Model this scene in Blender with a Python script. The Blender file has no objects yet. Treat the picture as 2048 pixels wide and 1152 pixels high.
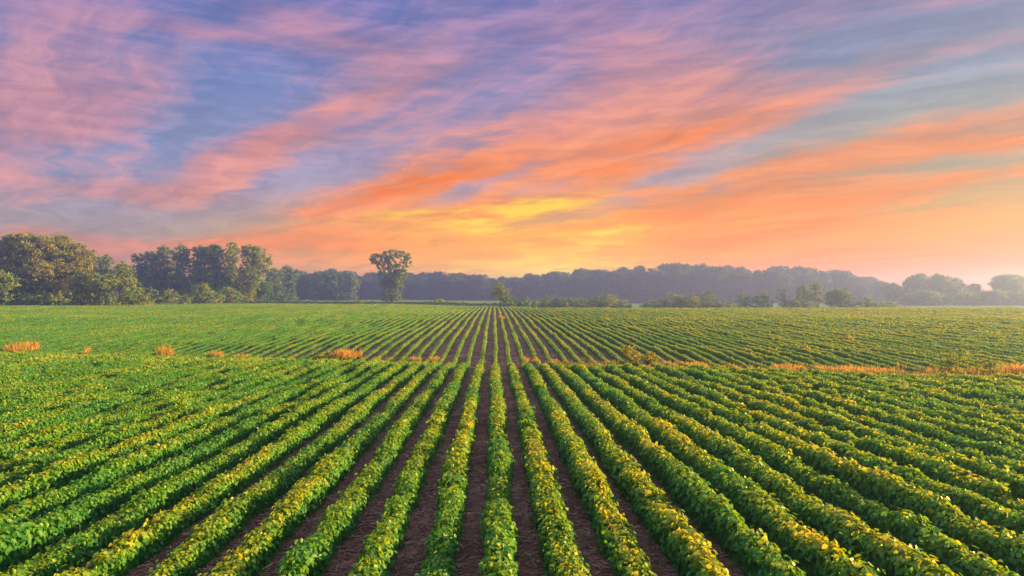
import bpy, math, random
import numpy as np
R = math.radians
rng = np.random.default_rng(7)
random.seed(7)
scene = bpy.context.scene
COL = scene.collection

# ------------------------------------------------------------------ camera, exposure
CAM_Z = 3.35
F = 24.0 / 36.0 * 2048.0            # focal length in photo pixels
HOR, VPX = 592.0, 988.0             # horizon line and where the crop rows vanish
YAW = math.atan((1024 - VPX) / F)
cam_d = bpy.data.cameras.new('camera')
cam_d.lens = 24.0
cam_d.sensor_width = 36.0
cam_d.clip_start = 0.1
cam_d.clip_end = 6000
cam = bpy.data.objects.new('camera', cam_d)
COL.objects.link(cam)
cam.location = (0, 0, CAM_Z)
cam.rotation_euler = (R(90) + math.atan((HOR - 576) / F), 0, -YAW)
scene.camera = cam
scene.view_settings.view_transform = 'Standard'
scene.view_settings.look = 'None'
scene.view_settings.gamma = 1.0
scene.view_settings.exposure = 2.4
scene.cycles.use_denoising = True
scene.cycles.max_bounces = 6
scene.cycles.diffuse_bounces = 3
scene.cycles.transmission_bounces = 3
scene.cycles.volume_bounces = 0
scene.cycles.transparent_max_bounces = 4

# ------------------------------------------------------------------ sun
SUN_AZ, SUN_EL = 80.0, 12.0          # degrees clockwise from the row direction, degrees up
sun_d = bpy.data.lights.new('sun', 'SUN')
sun_d.energy = 5.0
sun_d.angle = R(0.6)
sun_d.color = (1.0, 0.60, 0.16)
sun = bpy.data.objects.new('sun', sun_d)
COL.objects.link(sun)
sun.rotation_euler = (R(90 - SUN_EL), 0, R(180 - SUN_AZ))

# ------------------------------------------------------------------ sky
def lin(c):
    o = []
    for v in c:
        v = v / 255.0
        o.append(v / 12.92 if v <= 0.04045 else ((v + 0.055) / 1.055) ** 2.4)
    return tuple(o)

world = bpy.data.worlds.new('World')
scene.world = world
world.use_nodes = True
WT = world.node_tree
WT.nodes.clear()

class E:
    """small expression helper over math nodes"""
    def __init__(s, v): s.v = v
    def op(s, kind, *o, clamp=False):
        n = WT.nodes.new('ShaderNodeMath'); n.operation = kind; n.use_clamp = clamp
        for k, a in enumerate((s,) + o):
            a = a.v if isinstance(a, E) else a
            if isinstance(a, (int, float)): n.inputs[k].default_value = a
            else: WT.links.new(a, n.inputs[k])
        return E(n.outputs[0])
    def __add__(s, o): return s.op('ADD', o)
    def __sub__(s, o): return s.op('SUBTRACT', o)
    def __mul__(s, o): return s.op('MULTIPLY', o)
    def __truediv__(s, o): return s.op('DIVIDE', o)
    def ma(s, m, a): return s.op('MULTIPLY_ADD', m, a)

def smooth(e, a, b, lo=0.0, hi=1.0):
    n = WT.nodes.new('ShaderNodeMapRange'); n.interpolation_type = 'SMOOTHSTEP'
    WT.links.new(e.v, n.inputs[0])
    n.inputs[1].default_value = a; n.inputs[2].default_value = b
    n.inputs[3].default_value = lo; n.inputs[4].default_value = hi
    return E(n.outputs[0])

def wnoise(x, y, z, scale, detail, rough, dist=0.0):
    c = WT.nodes.new('ShaderNodeCombineXYZ')
    for k, a in enumerate((x, y, z)):
        if isinstance(a, E): WT.links.new(a.v, c.inputs[k])
        else: c.inputs[k].default_value = a
    n = WT.nodes.new('ShaderNodeTexNoise')
    n.inputs['Scale'].default_value = scale; n.inputs['Detail'].default_value = detail
    n.inputs['Roughness'].default_value = rough; n.inputs['Distortion'].default_value = dist
    WT.links.new(c.outputs[0], n.inputs['Vector'])
    return E(n.outputs[0])

def wramp(e, stops):
    n = WT.nodes.new('ShaderNodeValToRGB')
    cr = n.color_ramp; cr.interpolation = 'EASE' if False else 'LINEAR'
    stops = sorted(stops)
    while len(cr.elements) < len(stops): cr.elements.new(0.5)
    for el, (p, c) in zip(cr.elements, stops):
        el.position = p; el.color = lin(c) + (1,)
    WT.links.new(e.v, n.inputs[0])
    return n.outputs[0]

def wmix(f, a, b, blend='MIX'):
    n = WT.nodes.new('ShaderNodeMix'); n.data_type = 'RGBA'; n.blend_type = blend
    for sock, v in ((n.inputs[0], f), (n.inputs[6], a), (n.inputs[7], b)):
        v = v.v if isinstance(v, E) else v
        if isinstance(v, (int, float)): sock.default_value = v
        elif isinstance(v, tuple): sock.default_value = v if len(v) == 4 else v + (1,)
        else: WT.links.new(v, sock)
    return n.outputs[2]

def azel(px, py):
    """bearing and height (degrees) of a spot of the sky, measured off the photograph"""
    a = math.degrees(math.atan((px - 1024) / F) + YAW)
    e = math.degrees(math.atan((HOR - py) / F * math.cos(math.atan((px - 1024) / F))))
    return a, e

tc = WT.nodes.new('ShaderNodeTexCoord')
sp = WT.nodes.new('ShaderNodeSeparateXYZ')
WT.links.new(tc.outputs['Generated'], sp.inputs[0])
DX, DY, DZ = E(sp.outputs[0]), E(sp.outputs[1]), E(sp.outputs[2])
AZ = DX.op('ARCTAN2', DY) * (180 / math.pi)
EL = DZ.op('ARCSINE') * (180 / math.pi)
ZC = DZ.op('MAXIMUM', 0.0) + 0.07
PX, PY = DX / ZC, DY / ZC                       # a cloud sheet overhead
sa = R(-40)
S = PX * math.sin(sa) + PY * math.cos(sa)       # along the streaks
T = PX * math.cos(sa) - PY * math.sin(sa)       # across
warp = wnoise(PX, PY, 0.0, 1.1, 3, 0.5) - 0.5
T2 = T + warp * 0.9
n_big = wnoise(S * 0.30, T2, 3.0, 0.95, 6, 0.55, 0.3)
n_mid = wnoise(S * 0.22, T2 * 1.15, 9.0, 2.1, 8, 0.62, 0.4)
n_fa = wnoise(AZ * 0.05, EL * 0.34, 5.0, 3.0, 9, 0.62, 0.15)
n_fp = wnoise(S * 0.42, T2 * 2.2, 14.0, 2.6, 8, 0.62, 0.2)
n_fib = n_fa.ma(0.5, n_fp * 0.5)
n_w1 = wnoise(AZ * 0.06, EL * 0.16, 1.0, 2.2, 6, 0.62) - 0.5
n_w2 = wnoise(AZ * 0.06, EL * 0.16, 21.0, 2.2, 6, 0.62) - 0.5
A2 = n_w1.ma(5.0, AZ)
E2 = n_w2.ma(3.2, EL)

def streak(x0, y0, x1, y1, w):
    a0, e0 = azel(x0, y0); a1, e1 = azel(x1, y1)
    ca, ce = (a0 + a1) / 2, (e0 + e1) / 2
    L = math.hypot(a1 - a0, e1 - e0) / 2 + w * 0.02
    c, s = (a1 - a0) / (2 * L), (e1 - e0) / (2 * L)
    W = math.degrees(w / F)
    u = A2.ma(c / L, E2.ma(s / L, -(ca * c + ce * s) / L))
    v = A2.ma(-s / W, E2.ma(c / W, (ca * s - ce * c) / W))
    q = u.op('POWER', 4.0) if False else (u * u)
    q = q.ma(0.9, v * v)
    return (q * -1.0).op('EXPONENT')

def total(lst):
    acc = None
    for args in lst:
        k = streak(*args[:5]) * args[5]
        acc = k if acc is None else acc + k
    return acc

bank = total([
    (380, 365, 560, 275, 34, .55), (540, 285, 780, 190, 30, .50), (120, 372, 420, 392, 20, .50),
    (0, 240, 230, 150, 95, .45), (60, 10, 560, 95, 20, .42), (520, 25, 740, 90, 24, .45), (330, 265, 60, 240, 30, .2),
    (1000, 285, 1480, 180, 60, .35), (620, 430, 1010, 325, 24, .75), (1090, 325, 1560, 212, 22, .70),
    (1150, 352, 1320, 325, 22, .7), (1340, 405, 2080, 250, 44, .9), (760, 445, 1190, 395, 20, .7),
    (400, 500, 900, 472, 26, .6), (1300, 470, 1760, 440, 24, .5), (1300, 530, 2048, 520, 30, .7), (1200, 455, 2060, 350, 26, .4), (1250, 130, 1600, 250, 70, .3),
    (1480, 265, 1660, 230, 16, .35), (1180, 60, 1330, 160, 70, .3), (1640, 150, 2048, 60, 24, .30),
    (880, 100, 700, 220, 60, .2), (0, 462, 300, 476, 12, .4)])
gaps = total([
    (860, 405, 1030, 342, 15, .55), (1230, 395, 1450, 330, 17, .55), (1330, 330, 1780, 215, 20, .35),
    (1560, 365, 2060, 305, 20, .45), (90, 330, 480, 235, 40, .40), (0, 422, 560, 450, 18, .55), (150, 470, 520, 462, 10, .3),
    (1600, 90, 2060, 20, 30, .45), (180, 45, 600, 120, 16, .30), (530, 385, 700, 320, 34, .40), (620, 255, 760, 225, 18, .4),
    (1700, 190, 2060, 150, 40, .32), (330, 120, 560, 170, 30, .3), (640, 440, 450, 455, 14, .3), (1700, 400, 2060, 370, 16, .2)])
hot = total([
    (660, 422, 990, 328, 17, .85), (1150, 320, 1500, 232, 14, .55), (1170, 350, 1300, 335, 14, .5),
    (1340, 405, 1560, 360, 18, .6), (1570, 455, 1720, 440, 11, .8), (400, 500, 760, 480, 20, .5),
    (1340, 500, 1480, 480, 16, .6), (1380, 535, 2060, 524, 13, .55), (1850, 545, 2060, 530, 10, .7), (1250, 500, 1700, 468, 13, .7), (1500, 425, 2060, 335, 12, .5), (1560, 508, 2000, 484, 10, .6), (1250, 440, 1480, 415, 12, .5), (1900, 300, 2060, 260, 22, .45)])
gold = total([
    (770, 442, 1010, 428, 10, .75), (980, 425, 1185, 390, 11, .85), (860, 465, 1150, 438, 12, .7), (1080, 492, 1230, 484, 9, .5),
    (930, 545, 1260, 524, 26, .75), (1120, 470, 1260, 452, 7, .6), (830, 430, 960, 416, 6, .6), (1030, 470, 1060, 465, 30, .35)])

dens = n_big.ma(0.60, n_mid.ma(0.75, n_fib * 0.95)) - 1.13
dens = dens * 1.9 + bank * 0.85 - gaps * 0.95
mask = smooth(dens, -0.30, 0.55)
ELn = (EL / 26.0).op('ADD', 0.0, clamp=True)
fr = lambda e: e / 26.0
gap_l = wramp(ELn, [(0, (238, 160, 110)), (fr(2.5), (218, 160, 130)), (fr(5), (184, 164, 164)), (fr(9), (148, 156, 190)), (fr(15), (122, 146, 196)), (fr(23), (86, 118, 190))])
gap_c = wramp(ELn, [(0, (250, 190, 90)), (fr(3), (252, 170, 80)), (fr(6), (228, 165, 130)), (fr(10), (184, 160, 180)), (fr(16), (140, 142, 190)), (fr(23), (106, 122, 186))])
gap_r = wramp(ELn, [(0, (214, 140, 84)), (fr(3), (216, 148, 80)), (fr(7), (202, 172, 124)), (fr(11), (182, 176, 156)), (fr(16), (140, 154, 176)), (fr(23), (126, 124, 168))])
cl_l = wramp(ELn, [(0, (250, 160, 100)), (fr(3), (244, 150, 100)), (fr(7), (218, 154, 148)), (fr(12), (196, 144, 160)), (fr(17), (182, 142, 168)), (fr(23), (150, 128, 178))])
cl_c = wramp(ELn, [(0, (255, 190, 70)), (fr(4), (255, 160, 62)), (fr(7), (255, 152, 66)), (fr(11), (248, 150, 100)), (fr(16), (210, 148, 152)), (fr(23), (166, 134, 172))])
cl_r = wramp(ELn, [(0, (226, 134, 64)), (fr(3), (242, 132, 30)), (fr(8), (240, 148, 74)), (fr(13), (226, 144, 106)), (fr(17), (196, 144, 146)), (fr(23), (154, 128, 156))])
az_l = smooth(AZ, azel(150, 0)[0], azel(980, 0)[0])
az_r = smooth(AZ, azel(1120, 0)[0], azel(1850, 0)[0])
gapc = wmix(az_r, wmix(az_l, gap_l, gap_c), gap_r)
cloudc = wmix(az_r, wmix(az_l, cl_l, cl_c), cl_r)
skyc = wmix(mask, gapc, cloudc)
lit_e = smooth(dens + (n_fp - 0.5) * 1.8, 0.35, 1.0)
bright = wmix(az_r, wmix(az_l, lin((232, 160, 150)), lin((255, 158, 96))), lin((246, 150, 84)))
skyc = wmix(lit_e * smooth(EL, 25.0, 8.0, 0.18, 0.45), skyc, bright)
under = smooth(n_fp, 0.50, 0.30) * mask
skyc = wmix(under * 0.08, skyc, wmix(az_l, lin((128, 120, 160)), lin((176, 120, 120))))
hm = (hot * smooth(n_fa, 0.36, 0.62, 0.25, 1.40)).op('MINIMUM', 0.95)
skyc = wmix(hm, skyc, lin((255, 128, 8)))
gm = (gold * smooth(n_fa, 0.38, 0.58, 0.1, 1.50)).op('MINIMUM', 0.95)
skyc = wmix(gm, skyc, lin((255, 208, 42)))
sunspot = streak(1085, 548, 1150, 544, 14)
skyc = wmix(sunspot * 0.75, skyc, lin((255, 244, 140)))
glow = smooth(EL, 9.0, 3.0) * (az_l * 0.92 + 0.08)
skyc = wmix(glow, skyc, wmix(1.0, skyc, (1.62, 1.46, .01), 'MULTIPLY'))
fib = smooth(n_fib, 0.35, 0.65, 0.84, 1.16) * smooth(n_mid, 0.25, 0.75, 0.93, 1.07)
fc = WT.nodes.new('ShaderNodeCombineXYZ')
for k in range(3): WT.links.new(fib.v, fc.inputs[k])
skyc = wmix(1.0, skyc, fc.outputs[0], 'MULTIPLY')

# the clear sky itself, and added unseen fill light for the land, overhead and behind
nish = WT.nodes.new('ShaderNodeTexSky')
nish.sky_type = 'NISHITA'
nish.sun_disc = False
nish.sun_elevation = R(SUN_EL)
nish.sun_rotation = R(SUN_AZ)
NISH = 0.05
hi = smooth(EL, 24.0, 42.0)
back = smooth(DY, 0.25, -0.35)
up = hi.op('MAXIMUM', back)
sky_fill = wmix(smooth(n_big, 0.3, 0.7), (0.115, 0.130, 0.160), (0.172, 0.162, 0.162))
nm = wmix(1.0, nish.outputs[0], (NISH, NISH, NISH), 'MULTIPLY')
top = wmix(1.0, nm, sky_fill, 'ADD')
VIS = 2.0 ** -scene.view_settings.exposure
skyc = wmix(1.0, skyc, (VIS, VIS, VIS), 'MULTIPLY')
skyc = wmix(up, skyc, top)
bg = WT.nodes.new('ShaderNodeBackground')
bg.inputs[1].default_value = 1.0
WT.links.new(skyc, bg.inputs[0])
wo = WT.nodes.new('ShaderNodeOutputWorld')
WT.links.new(bg.outputs[0], wo.inputs[0])
world.cycles.sampling_method = 'MANUAL'
world.cycles.sample_map_resolution = 512
#SKYEND

# ------------------------------------------------------------------ helpers
def tag(o, label=None, cat=None, group=None, kind=None):
    if label: o['label'] = label
    if cat: o['category'] = cat
    if group: o['group'] = group
    if kind: o['kind'] = kind
    return o

def empty(name, loc, rz=0.0):
    o = bpy.data.objects.new(name, None)
    COL.objects.link(o)
    o.location = loc
    o.rotation_euler = (0, 0, rz)
    return o

def mesh_obj(name, verts, faces, mat, parent=None, rnd=None, smooth_shade=False):
    """verts (N,3), faces: array (M,k) or list of such arrays; rnd one value per face"""
    if not isinstance(faces, (list, tuple)): faces = [faces]
    me = bpy.data.meshes.new(name)
    verts = np.ascontiguousarray(verts, dtype=np.float32)
    me.vertices.add(len(verts)); me.vertices.foreach_set('co', verts.ravel())
    loops = np.concatenate([f.ravel() for f in faces]).astype(np.int32)
    sizes = np.concatenate([np.full(len(f), f.shape[1]) for f in faces]).astype(np.int32)
    starts = np.concatenate([[0], np.cumsum(sizes)[:-1]]).astype(np.int32)
    me.loops.add(len(loops)); me.loops.foreach_set('vertex_index', loops)
    me.polygons.add(len(sizes)); me.polygons.foreach_set('loop_start', starts)
    me.polygons.foreach_set('loop_total', sizes)
    if smooth_shade: me.polygons.foreach_set('use_smooth', np.ones(len(sizes), dtype=bool))
    if rnd is not None:
        a = me.attributes.new('rnd', 'FLOAT', 'FACE'); a.data.foreach_set('value', np.asarray(rnd, dtype=np.float32))
    me.materials.append(mat)
    me.update(calc_edges=True)
    o = bpy.data.objects.new(name, me)
    COL.objects.link(o)
    if parent is not None: o.parent = parent
    return o

class MB:
    """collects pieces for ONE mesh"""
    def __init__(s): s.v = []; s.f = {3: [], 4: []}; s.r = {3: [], 4: []}; s.n = 0
    def add(s, v, f, r=None):
        k = f.shape[1]
        s.v.append(v); s.f[k].append(f + s.n); s.r[k].append(np.full(len(f), .5) if r is None else r); s.n += len(v)
    def build(s, name, mat, parent=None, smooth_shade=False):
        fs = [np.concatenate(s.f[k]) for k in (3, 4) if s.f[k]]
        rs = np.concatenate([np.concatenate(s.r[k]) for k in (3, 4) if s.r[k]])
        return mesh_obj(name, np.concatenate(s.v), fs, mat, parent, rs, smooth_shade)

def norm(a): return a / (np.linalg.norm(a, axis=-1, keepdims=True) + 1e-9)

def leaves6(p, n, t, L, W, fold, droop):
    """pointed oval leaves: 6 verts, two quads meeting at the midrib"""
    n = norm(n); t = norm(t - n * np.sum(t * n, -1, keepdims=True)); b = np.cross(n, t)
    L = L[:, None]; W = W[:, None]
    base = p
    tip = p + t * L - n * (L * droop)
    q = lambda s, w, up: p + t * L * s + b * W * w + n * (L * up)
    up = fold
    v = np.stack([base, q(.30, .5, up), q(.68, .42, up - droop * .4), tip, q(.68, -.42, up - droop * .4), q(.30, -.5, up)], 1)
    N = len(p); i = np.arange(N)[:, None] * 6
    f = np.concatenate([i + np.array([[0, 3, 2, 1]]), i + np.array([[0, 5, 4, 3]])])
    return v.reshape(-1, 3), f

def leaves4(p, n, t, L, W):
    n = norm(n); t = norm(t - n * np.sum(t * n, -1, keepdims=True)); b = np.cross(n, t)
    L = L[:, None]; W = W[:, None]
    v = np.stack([p - t * L * .5, p + b * W * .5 + t * L * .05, p + t * L * .5, p - b * W * .5 + t * L * .05], 1)
    f = np.arange(len(p))[:, None] * 4 + np.array([[0, 1, 2, 3]])
    return v.reshape(-1, 3), f

def tube(pts, rad, k=7):
    pts = np.asarray(pts, float); rad = np.asarray(rad, float)
    d = norm(np.gradient(pts, axis=0))
    ref = np.where(np.abs(d[:, 2:3]) > .9, np.array([[1., 0, 0]]), np.array([[0, 0, 1.]]))
    a = norm(np.cross(d, ref)); b = np.cross(d, a)
    th = np.linspace(0, 2 * np.pi, k, endpoint=False)
    v = pts[:, None] + rad[:, None, None] * (np.cos(th)[None, :, None] * a[:, None] + np.sin(th)[None, :, None] * b[:, None])
    n = len(pts); i = np.arange(n - 1)[:, None] * k; j = np.arange(k)[None]; j2 = (j + 1) % k
    f = np.stack([i + j, i + j2, i + k + j2, i + k + j], -1).reshape(-1, 4)
    return v.reshape(-1, 3), f

# ------------------------------------------------------------------ materials
def new_mat(name):
    m = bpy.data.materials.new(name); m.use_nodes = True
    nt = m.node_tree; nt.nodes.clear()
    return m, nt

def leaf_mat(name, ramp, trans, tfac, rough=.45, spec=.35, noise_scale=0.0, hue2=None):
    """ramp over the per-leaf tone value; light also comes through the blade"""
    m, nt = new_mat(name)
    N = nt.nodes.new; Lk = nt.links.new
    at = N('ShaderNodeAttribute'); at.attribute_name = 'rnd'
    cr = N('ShaderNodeValToRGB'); e = cr.color_ramp.elements
    while len(e) < len(ramp): e.new(.5)
    for el, (p, c) in zip(e, ramp): el.position = p; el.color = c + (1,)
    Lk(at.outputs['Fac'], cr.inputs[0])
    col = cr.outputs[0]
    if hue2:
        oi = N('ShaderNodeObjectInfo'); mx = N('ShaderNodeMix'); mx.data_type = 'RGBA'; mx.blend_type = 'MULTIPLY'
        r2 = N('ShaderNodeValToRGB'); r2.color_ramp.elements[0].color = hue2[0] + (1,); r2.color_ramp.elements[1].color = hue2[1] + (1,)
        Lk(oi.outputs['Random'], r2.inputs[0]); mx.inputs[0].default_value = 1
        Lk(col, mx.inputs[6]); Lk(r2.outputs[0], mx.inputs[7]); col = mx.outputs[2]
    p = N('ShaderNodeBsdfPrincipled'); Lk(col, p.inputs['Base Color'])
    p.inputs['Roughness'].default_value = rough; p.inputs['Specular IOR Level'].default_value = spec
    tr = N('ShaderNodeBsdfTranslucent'); mt = N('ShaderNodeMix'); mt.data_type = 'RGBA'; mt.blend_type = 'MULTIPLY'
    mt.inputs[0].default_value = 1; Lk(col, mt.inputs[6]); mt.inputs[7].default_value = trans + (1,)
    Lk(mt.outputs[2], tr.inputs[0])
    ms = N('ShaderNodeMixShader'); ms.inputs[0].default_value = tfac
    Lk(p.outputs[0], ms.inputs[1]); Lk(tr.outputs[0], ms.inputs[2])
    o = N('ShaderNodeOutputMaterial'); Lk(ms.outputs[0], o.inputs[0])
    return m

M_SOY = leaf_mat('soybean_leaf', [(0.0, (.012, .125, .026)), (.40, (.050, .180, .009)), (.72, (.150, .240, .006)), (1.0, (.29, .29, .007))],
                 (2.5, 1.5, .4), .42, rough=.5, spec=.35)  # ramp runs from shaded green to sunlit yellow
M_TREE = leaf_mat('tree_leaf', [(0, (.026, .105, .030)), (.5, (.080, .160, .018)), (1, (.22, .215, .010))], (1.9, 1.4, .5), .35, rough=.6, spec=.2,
                  hue2=((.7, .92, 1.0), (1.2, 1.05, .8)))
M_FOREST = leaf_mat('forest_leaf', [(0, (.018, .050, .030)), (.5, (.045, .085, .036)), (1, (.10, .115, .036))], (1.7, 1.4, .6), .35, rough=.6, spec=.1, hue2=((.8, .95, 1.0), (1.15, 1.05, .85)))  # darker, bluer leaf colour carries part of the distance haze
M_OLIVE = leaf_mat('olive_tree_leaf', [(0, (.062, .102, .003)), (.5, (.150, .172, .003)), (1, (.265, .232, .005))], (1.9, 1.3, .5), .35, rough=.6, spec=.2)
M_BUSH = leaf_mat('bush_leaf', [(0, (.055, .125, .004)), (.6, (.135, .205, .004)), (1, (.25, .25, .006))], (1.9, 1.3, .5), .35, rough=.6, spec=.2)
M_DRY = leaf_mat('dry_grass_blade', [(0, (.14, .12, .03)), (.4, (.40, .23, .035)), (1, (.55, .38, .10))], (1.3, 1.0, .6), .4, rough=.7, spec=.1)
M_WEED = leaf_mat('weed_leaf', [(0, (.10, .12, .01)), (.6, (.24, .23, .01)), (1, (.36, .30, .015))], (1.6, 1.2, .6), .4, rough=.6, spec=.2)
M_STRAW = leaf_mat('corn_stalk', [(0, (.05, .027, .022)), (.5, (.16, .088, .066)), (1, (.42, .27, .21))], (1, 1, 1), .0, rough=.8, spec=.2)

def bark_mat():
    m, nt = new_mat('bark'); N = nt.nodes.new; Lk = nt.links.new
    t = N('ShaderNodeTexCoord'); mp = N('ShaderNodeMapping'); mp.inputs['Scale'].default_value = (6, 6, 1)
    n = N('ShaderNodeTexNoise'); n.inputs['Scale'].default_value = 2; n.inputs['Detail'].default_value = 6
    Lk(t.outputs['Object'], mp.inputs[0]); Lk(mp.outputs[0], n.inputs[0])
    r = N('ShaderNodeValToRGB'); r.color_ramp.elements[0].color = (.05, .036, .028, 1); r.color_ramp.elements[1].color = (.15, .11, .085, 1)
    Lk(n.outputs[0], r.inputs[0])
    p = N('ShaderNodeBsdfPrincipled'); p.inputs['Roughness'].default_value = .9; Lk(r.outputs[0], p.inputs[0])
    b = N('ShaderNodeBump'); b.inputs['Strength'].default_value = .6; Lk(n.outputs[0], b.inputs['Height']); Lk(b.outputs[0], p.inputs['Normal'])
    o = N('ShaderNodeOutputMaterial'); Lk(p.outputs[0], o.inputs[0])
    return m
M_BARK = bark_mat()

# ------------------------------------------------------------------ the lie of the land
_py = np.array([-120, 0, 7, 20, 29, 33, 35.5, 38.5, 43, 50, 65, 75, 90, 123, 150, 200, 300, 420, 1200], float)
_pz = np.array([-3.3, -3.3, -3.32, -3.45, -3.55, -3.63, -3.80, -3.74, -3.52, -3.32, -3.08, -2.78, -2.72, -2.56, -2.62, -2.66, -2.8, -2.9, -2.9], float)
_ty = np.linspace(-120, 1200, 6601)
_tz = np.interp(_ty, _py, _pz)
_k = np.exp(-np.linspace(-2.2, 2.2, 13) ** 2); _k /= _k.sum()
_tz = np.convolve(np.pad(_tz, 6, mode='edge'), _k, mode='valid') + CAM_Z

def skew(x, y):
    fade = np.clip((100 - y) / 55, 0, 1)
    return y + np.clip(.27 * x, -14, 14) * fade

def ground(x, y):
    x = np.asarray(x, float); y = np.asarray(y, float)
    z = np.interp(skew(x, y), _ty, _tz)
    far = np.clip((y - 60) / 110, 0, 1)
    z = z + far * np.clip(-x - 5, 0, 60) / 60 * .55                      # the left of the field rises a little
    z = z + .035 * np.sin(x * .11 + y * .05) * np.clip(y / 60, 0, 1) + .05 * np.sin(y * .13 - x * .031 + 1.0) * np.clip((y - 40) / 30, 0, 1)
    z = z - 1.5 * np.clip((x / np.maximum(y, 1) - .05) / .04, 0, 1) * np.clip((y - 137) / 22, 0, 1)
    return z

def field_end(x):
    x = np.asarray(x, float)
    return np.interp(x, [-130, -95, -60, -25, 0, 6, 130], [146, 150, 172, 190, 152, 136, 132])

def spot(px, d):
    """ground point seen in that direction, d metres down the field"""
    a = math.atan((px - 1024) / F) + YAW
    x = math.tan(a) * d
    return x, d, float(ground(x, d))

def build_ground():
    xs = np.unique(np.concatenate([np.arange(-42, 42.01, .5), np.linspace(-140, -42, 60), np.linspace(42, 140, 60), np.linspace(-620, -140, 30), np.linspace(140, 620, 30)]))
    ys = np.unique(np.concatenate([np.arange(-4, 60, .5), np.linspace(60, 210, 120), np.linspace(210, 900, 60), np.linspace(-80, -4, 12)]))
    X, Y = np.meshgrid(xs, ys)
    Z = ground(X, Y)
    v = np.stack([X, Y, Z], -1).reshape(-1, 3)
    nx, ny = len(xs), len(ys)
    i = (np.arange(ny - 1)[:, None] * nx + np.arange(nx - 1)[None]).ravel()
    f = np.stack([i, i + 1, i + nx + 1, i + nx], -1)
    m, nt = new_mat('soil'); N = nt.nodes.new; Lk = nt.links.new
    t = N('ShaderNodeTexCoord')
    def nz(scale, detail, rough=.6, vec=None):
        n = N('ShaderNodeTexNoise'); n.inputs['Scale'].default_value = scale; n.inputs['Detail'].default_value = detail; n.inputs['Roughness'].default_value = rough
        Lk(vec or t.outputs['Object'], n.inputs['Vector']); return n.outputs[0]
    def ramp(s, stops):
        r = N('ShaderNodeValToRGB'); e = r.color_ramp.elements
        while len(e) < len(stops): e.new(.5)
        for el, (p, c) in zip(e, stops): el.position = p; el.color = c + (1,)
        Lk(s, r.inputs[0]); return r.outputs[0]
    n1 = nz(1.3, 6); n2 = nz(22, 5, .7); n3 = nz(.9, 3)
    soil = ramp(n1, [(.3, (.090, .038, .028)), (.5, (.155, .072, .055)), (.7, (.26, .15, .12))])
    grit = ramp(n2, [(.3, (.55, .55, .55)), (.55, (1, 1, 1)), (.75, (1.45, 1.35, 1.3))])
    mx = N('ShaderNodeMix'); mx.data_type = 'RGBA'; mx.blend_type = 'MULTIPLY'; mx.inputs[0].default_value = 1
    Lk(soil, mx.inputs[6]); Lk(grit, mx.inputs[7])
    grass = ramp(nz(.35, 5), [(.3, (.055, .12, .035)), (.7, (.11, .17, .05))])
    sx = N('ShaderNodeSeparateXYZ'); Lk(t.outputs['Object'], sx.inputs[0])
    att = N('ShaderNodeAttribute'); att.attribute_name = 'meadow'
    m2 = N('ShaderNodeMix'); m2.data_type = 'RGBA'; Lk(att.outputs['Fac'], m2.inputs[0]); Lk(mx.outputs[2], m2.inputs[6]); Lk(grass, m2.inputs[7])
    p = N('ShaderNodeBsdfPrincipled'); p.inputs['Roughness'].default_value = .85; p.inputs['Specular IOR Level'].default_value = .08
    Lk(m2.outputs[2], p.inputs[0])
    hsum = N('ShaderNodeMath'); hsum.operation = 'MULTIPLY_ADD'; Lk(n2, hsum.inputs[0]); hsum.inputs[1].default_value = .35; Lk(nz(5, 6, .65), hsum.inputs[2])
    b = N('ShaderNodeBump'); b.inputs['Strength'].default_value = .9; b.inputs['Distance'].default_value = .11
    Lk(hsum.outputs[0], b.inputs['Height']); Lk(b.outputs[0], p.inputs['Normal'])
    o = N('ShaderNodeOutputMaterial'); Lk(p.outputs[0], o.inputs[0])
    g = mesh_obj('ground', v, f, m, smooth_shade=True)
    a = g.data.attributes.new('meadow', 'FLOAT', 'POINT')
    a.data.foreach_set('value', np.clip((v[:, 1] - field_end(v[:, 0]) - 1) / 4, 0, 1).astype(np.float32))
    return tag(g, kind='structure')
build_ground()

# ------------------------------------------------------------------ crop rows
SP = .76
X0 = .087
def knots(n_y, step, amp):
    """smooth random curve over y from -5 to 215"""
    k = np.arange(-5, 216, step)
    v = rng.uniform(-1, 1, len(k)) * amp
    return lambda y: np.interp(y, k, v)

_vg = rng.uniform(-1, 1, (60, 120))
def vigor(x, y):
    """patchy growth over the field"""
    u = (x + 160) / 5.5; v = y / 4.5
    i = np.clip(u.astype(int), 0, 58); j = np.clip(v.astype(int), 0, 118)
    a = u - i; b = v - j; a = a * a * (3 - 2 * a); b = b * b * (3 - 2 * b)
    return ((_vg[i, j] * (1 - a) + _vg[i + 1, j] * a) * (1 - b) + (_vg[i, j + 1] * (1 - a) + _vg[i + 1, j + 1] * a) * b)

def growth(x, y):
    s = skew(x, y)
    g = np.interp(s, [30, 33, 34.3, 36, 38.5, 42, 50, 70], [1, .97, .72, .50, .50, .60, .66, .70])
    g = g * (1 - .45 * np.clip((x - 9) / 5, 0, 1) * np.exp(-((s - 35.3) / 2.2) ** 2))
    return g * (1 + .10 * vigor(x, y)) * np.interp(x, [-30, -5, 0, 12, 30], [.84, .81, .90, 1.03, 1.07])

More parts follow.
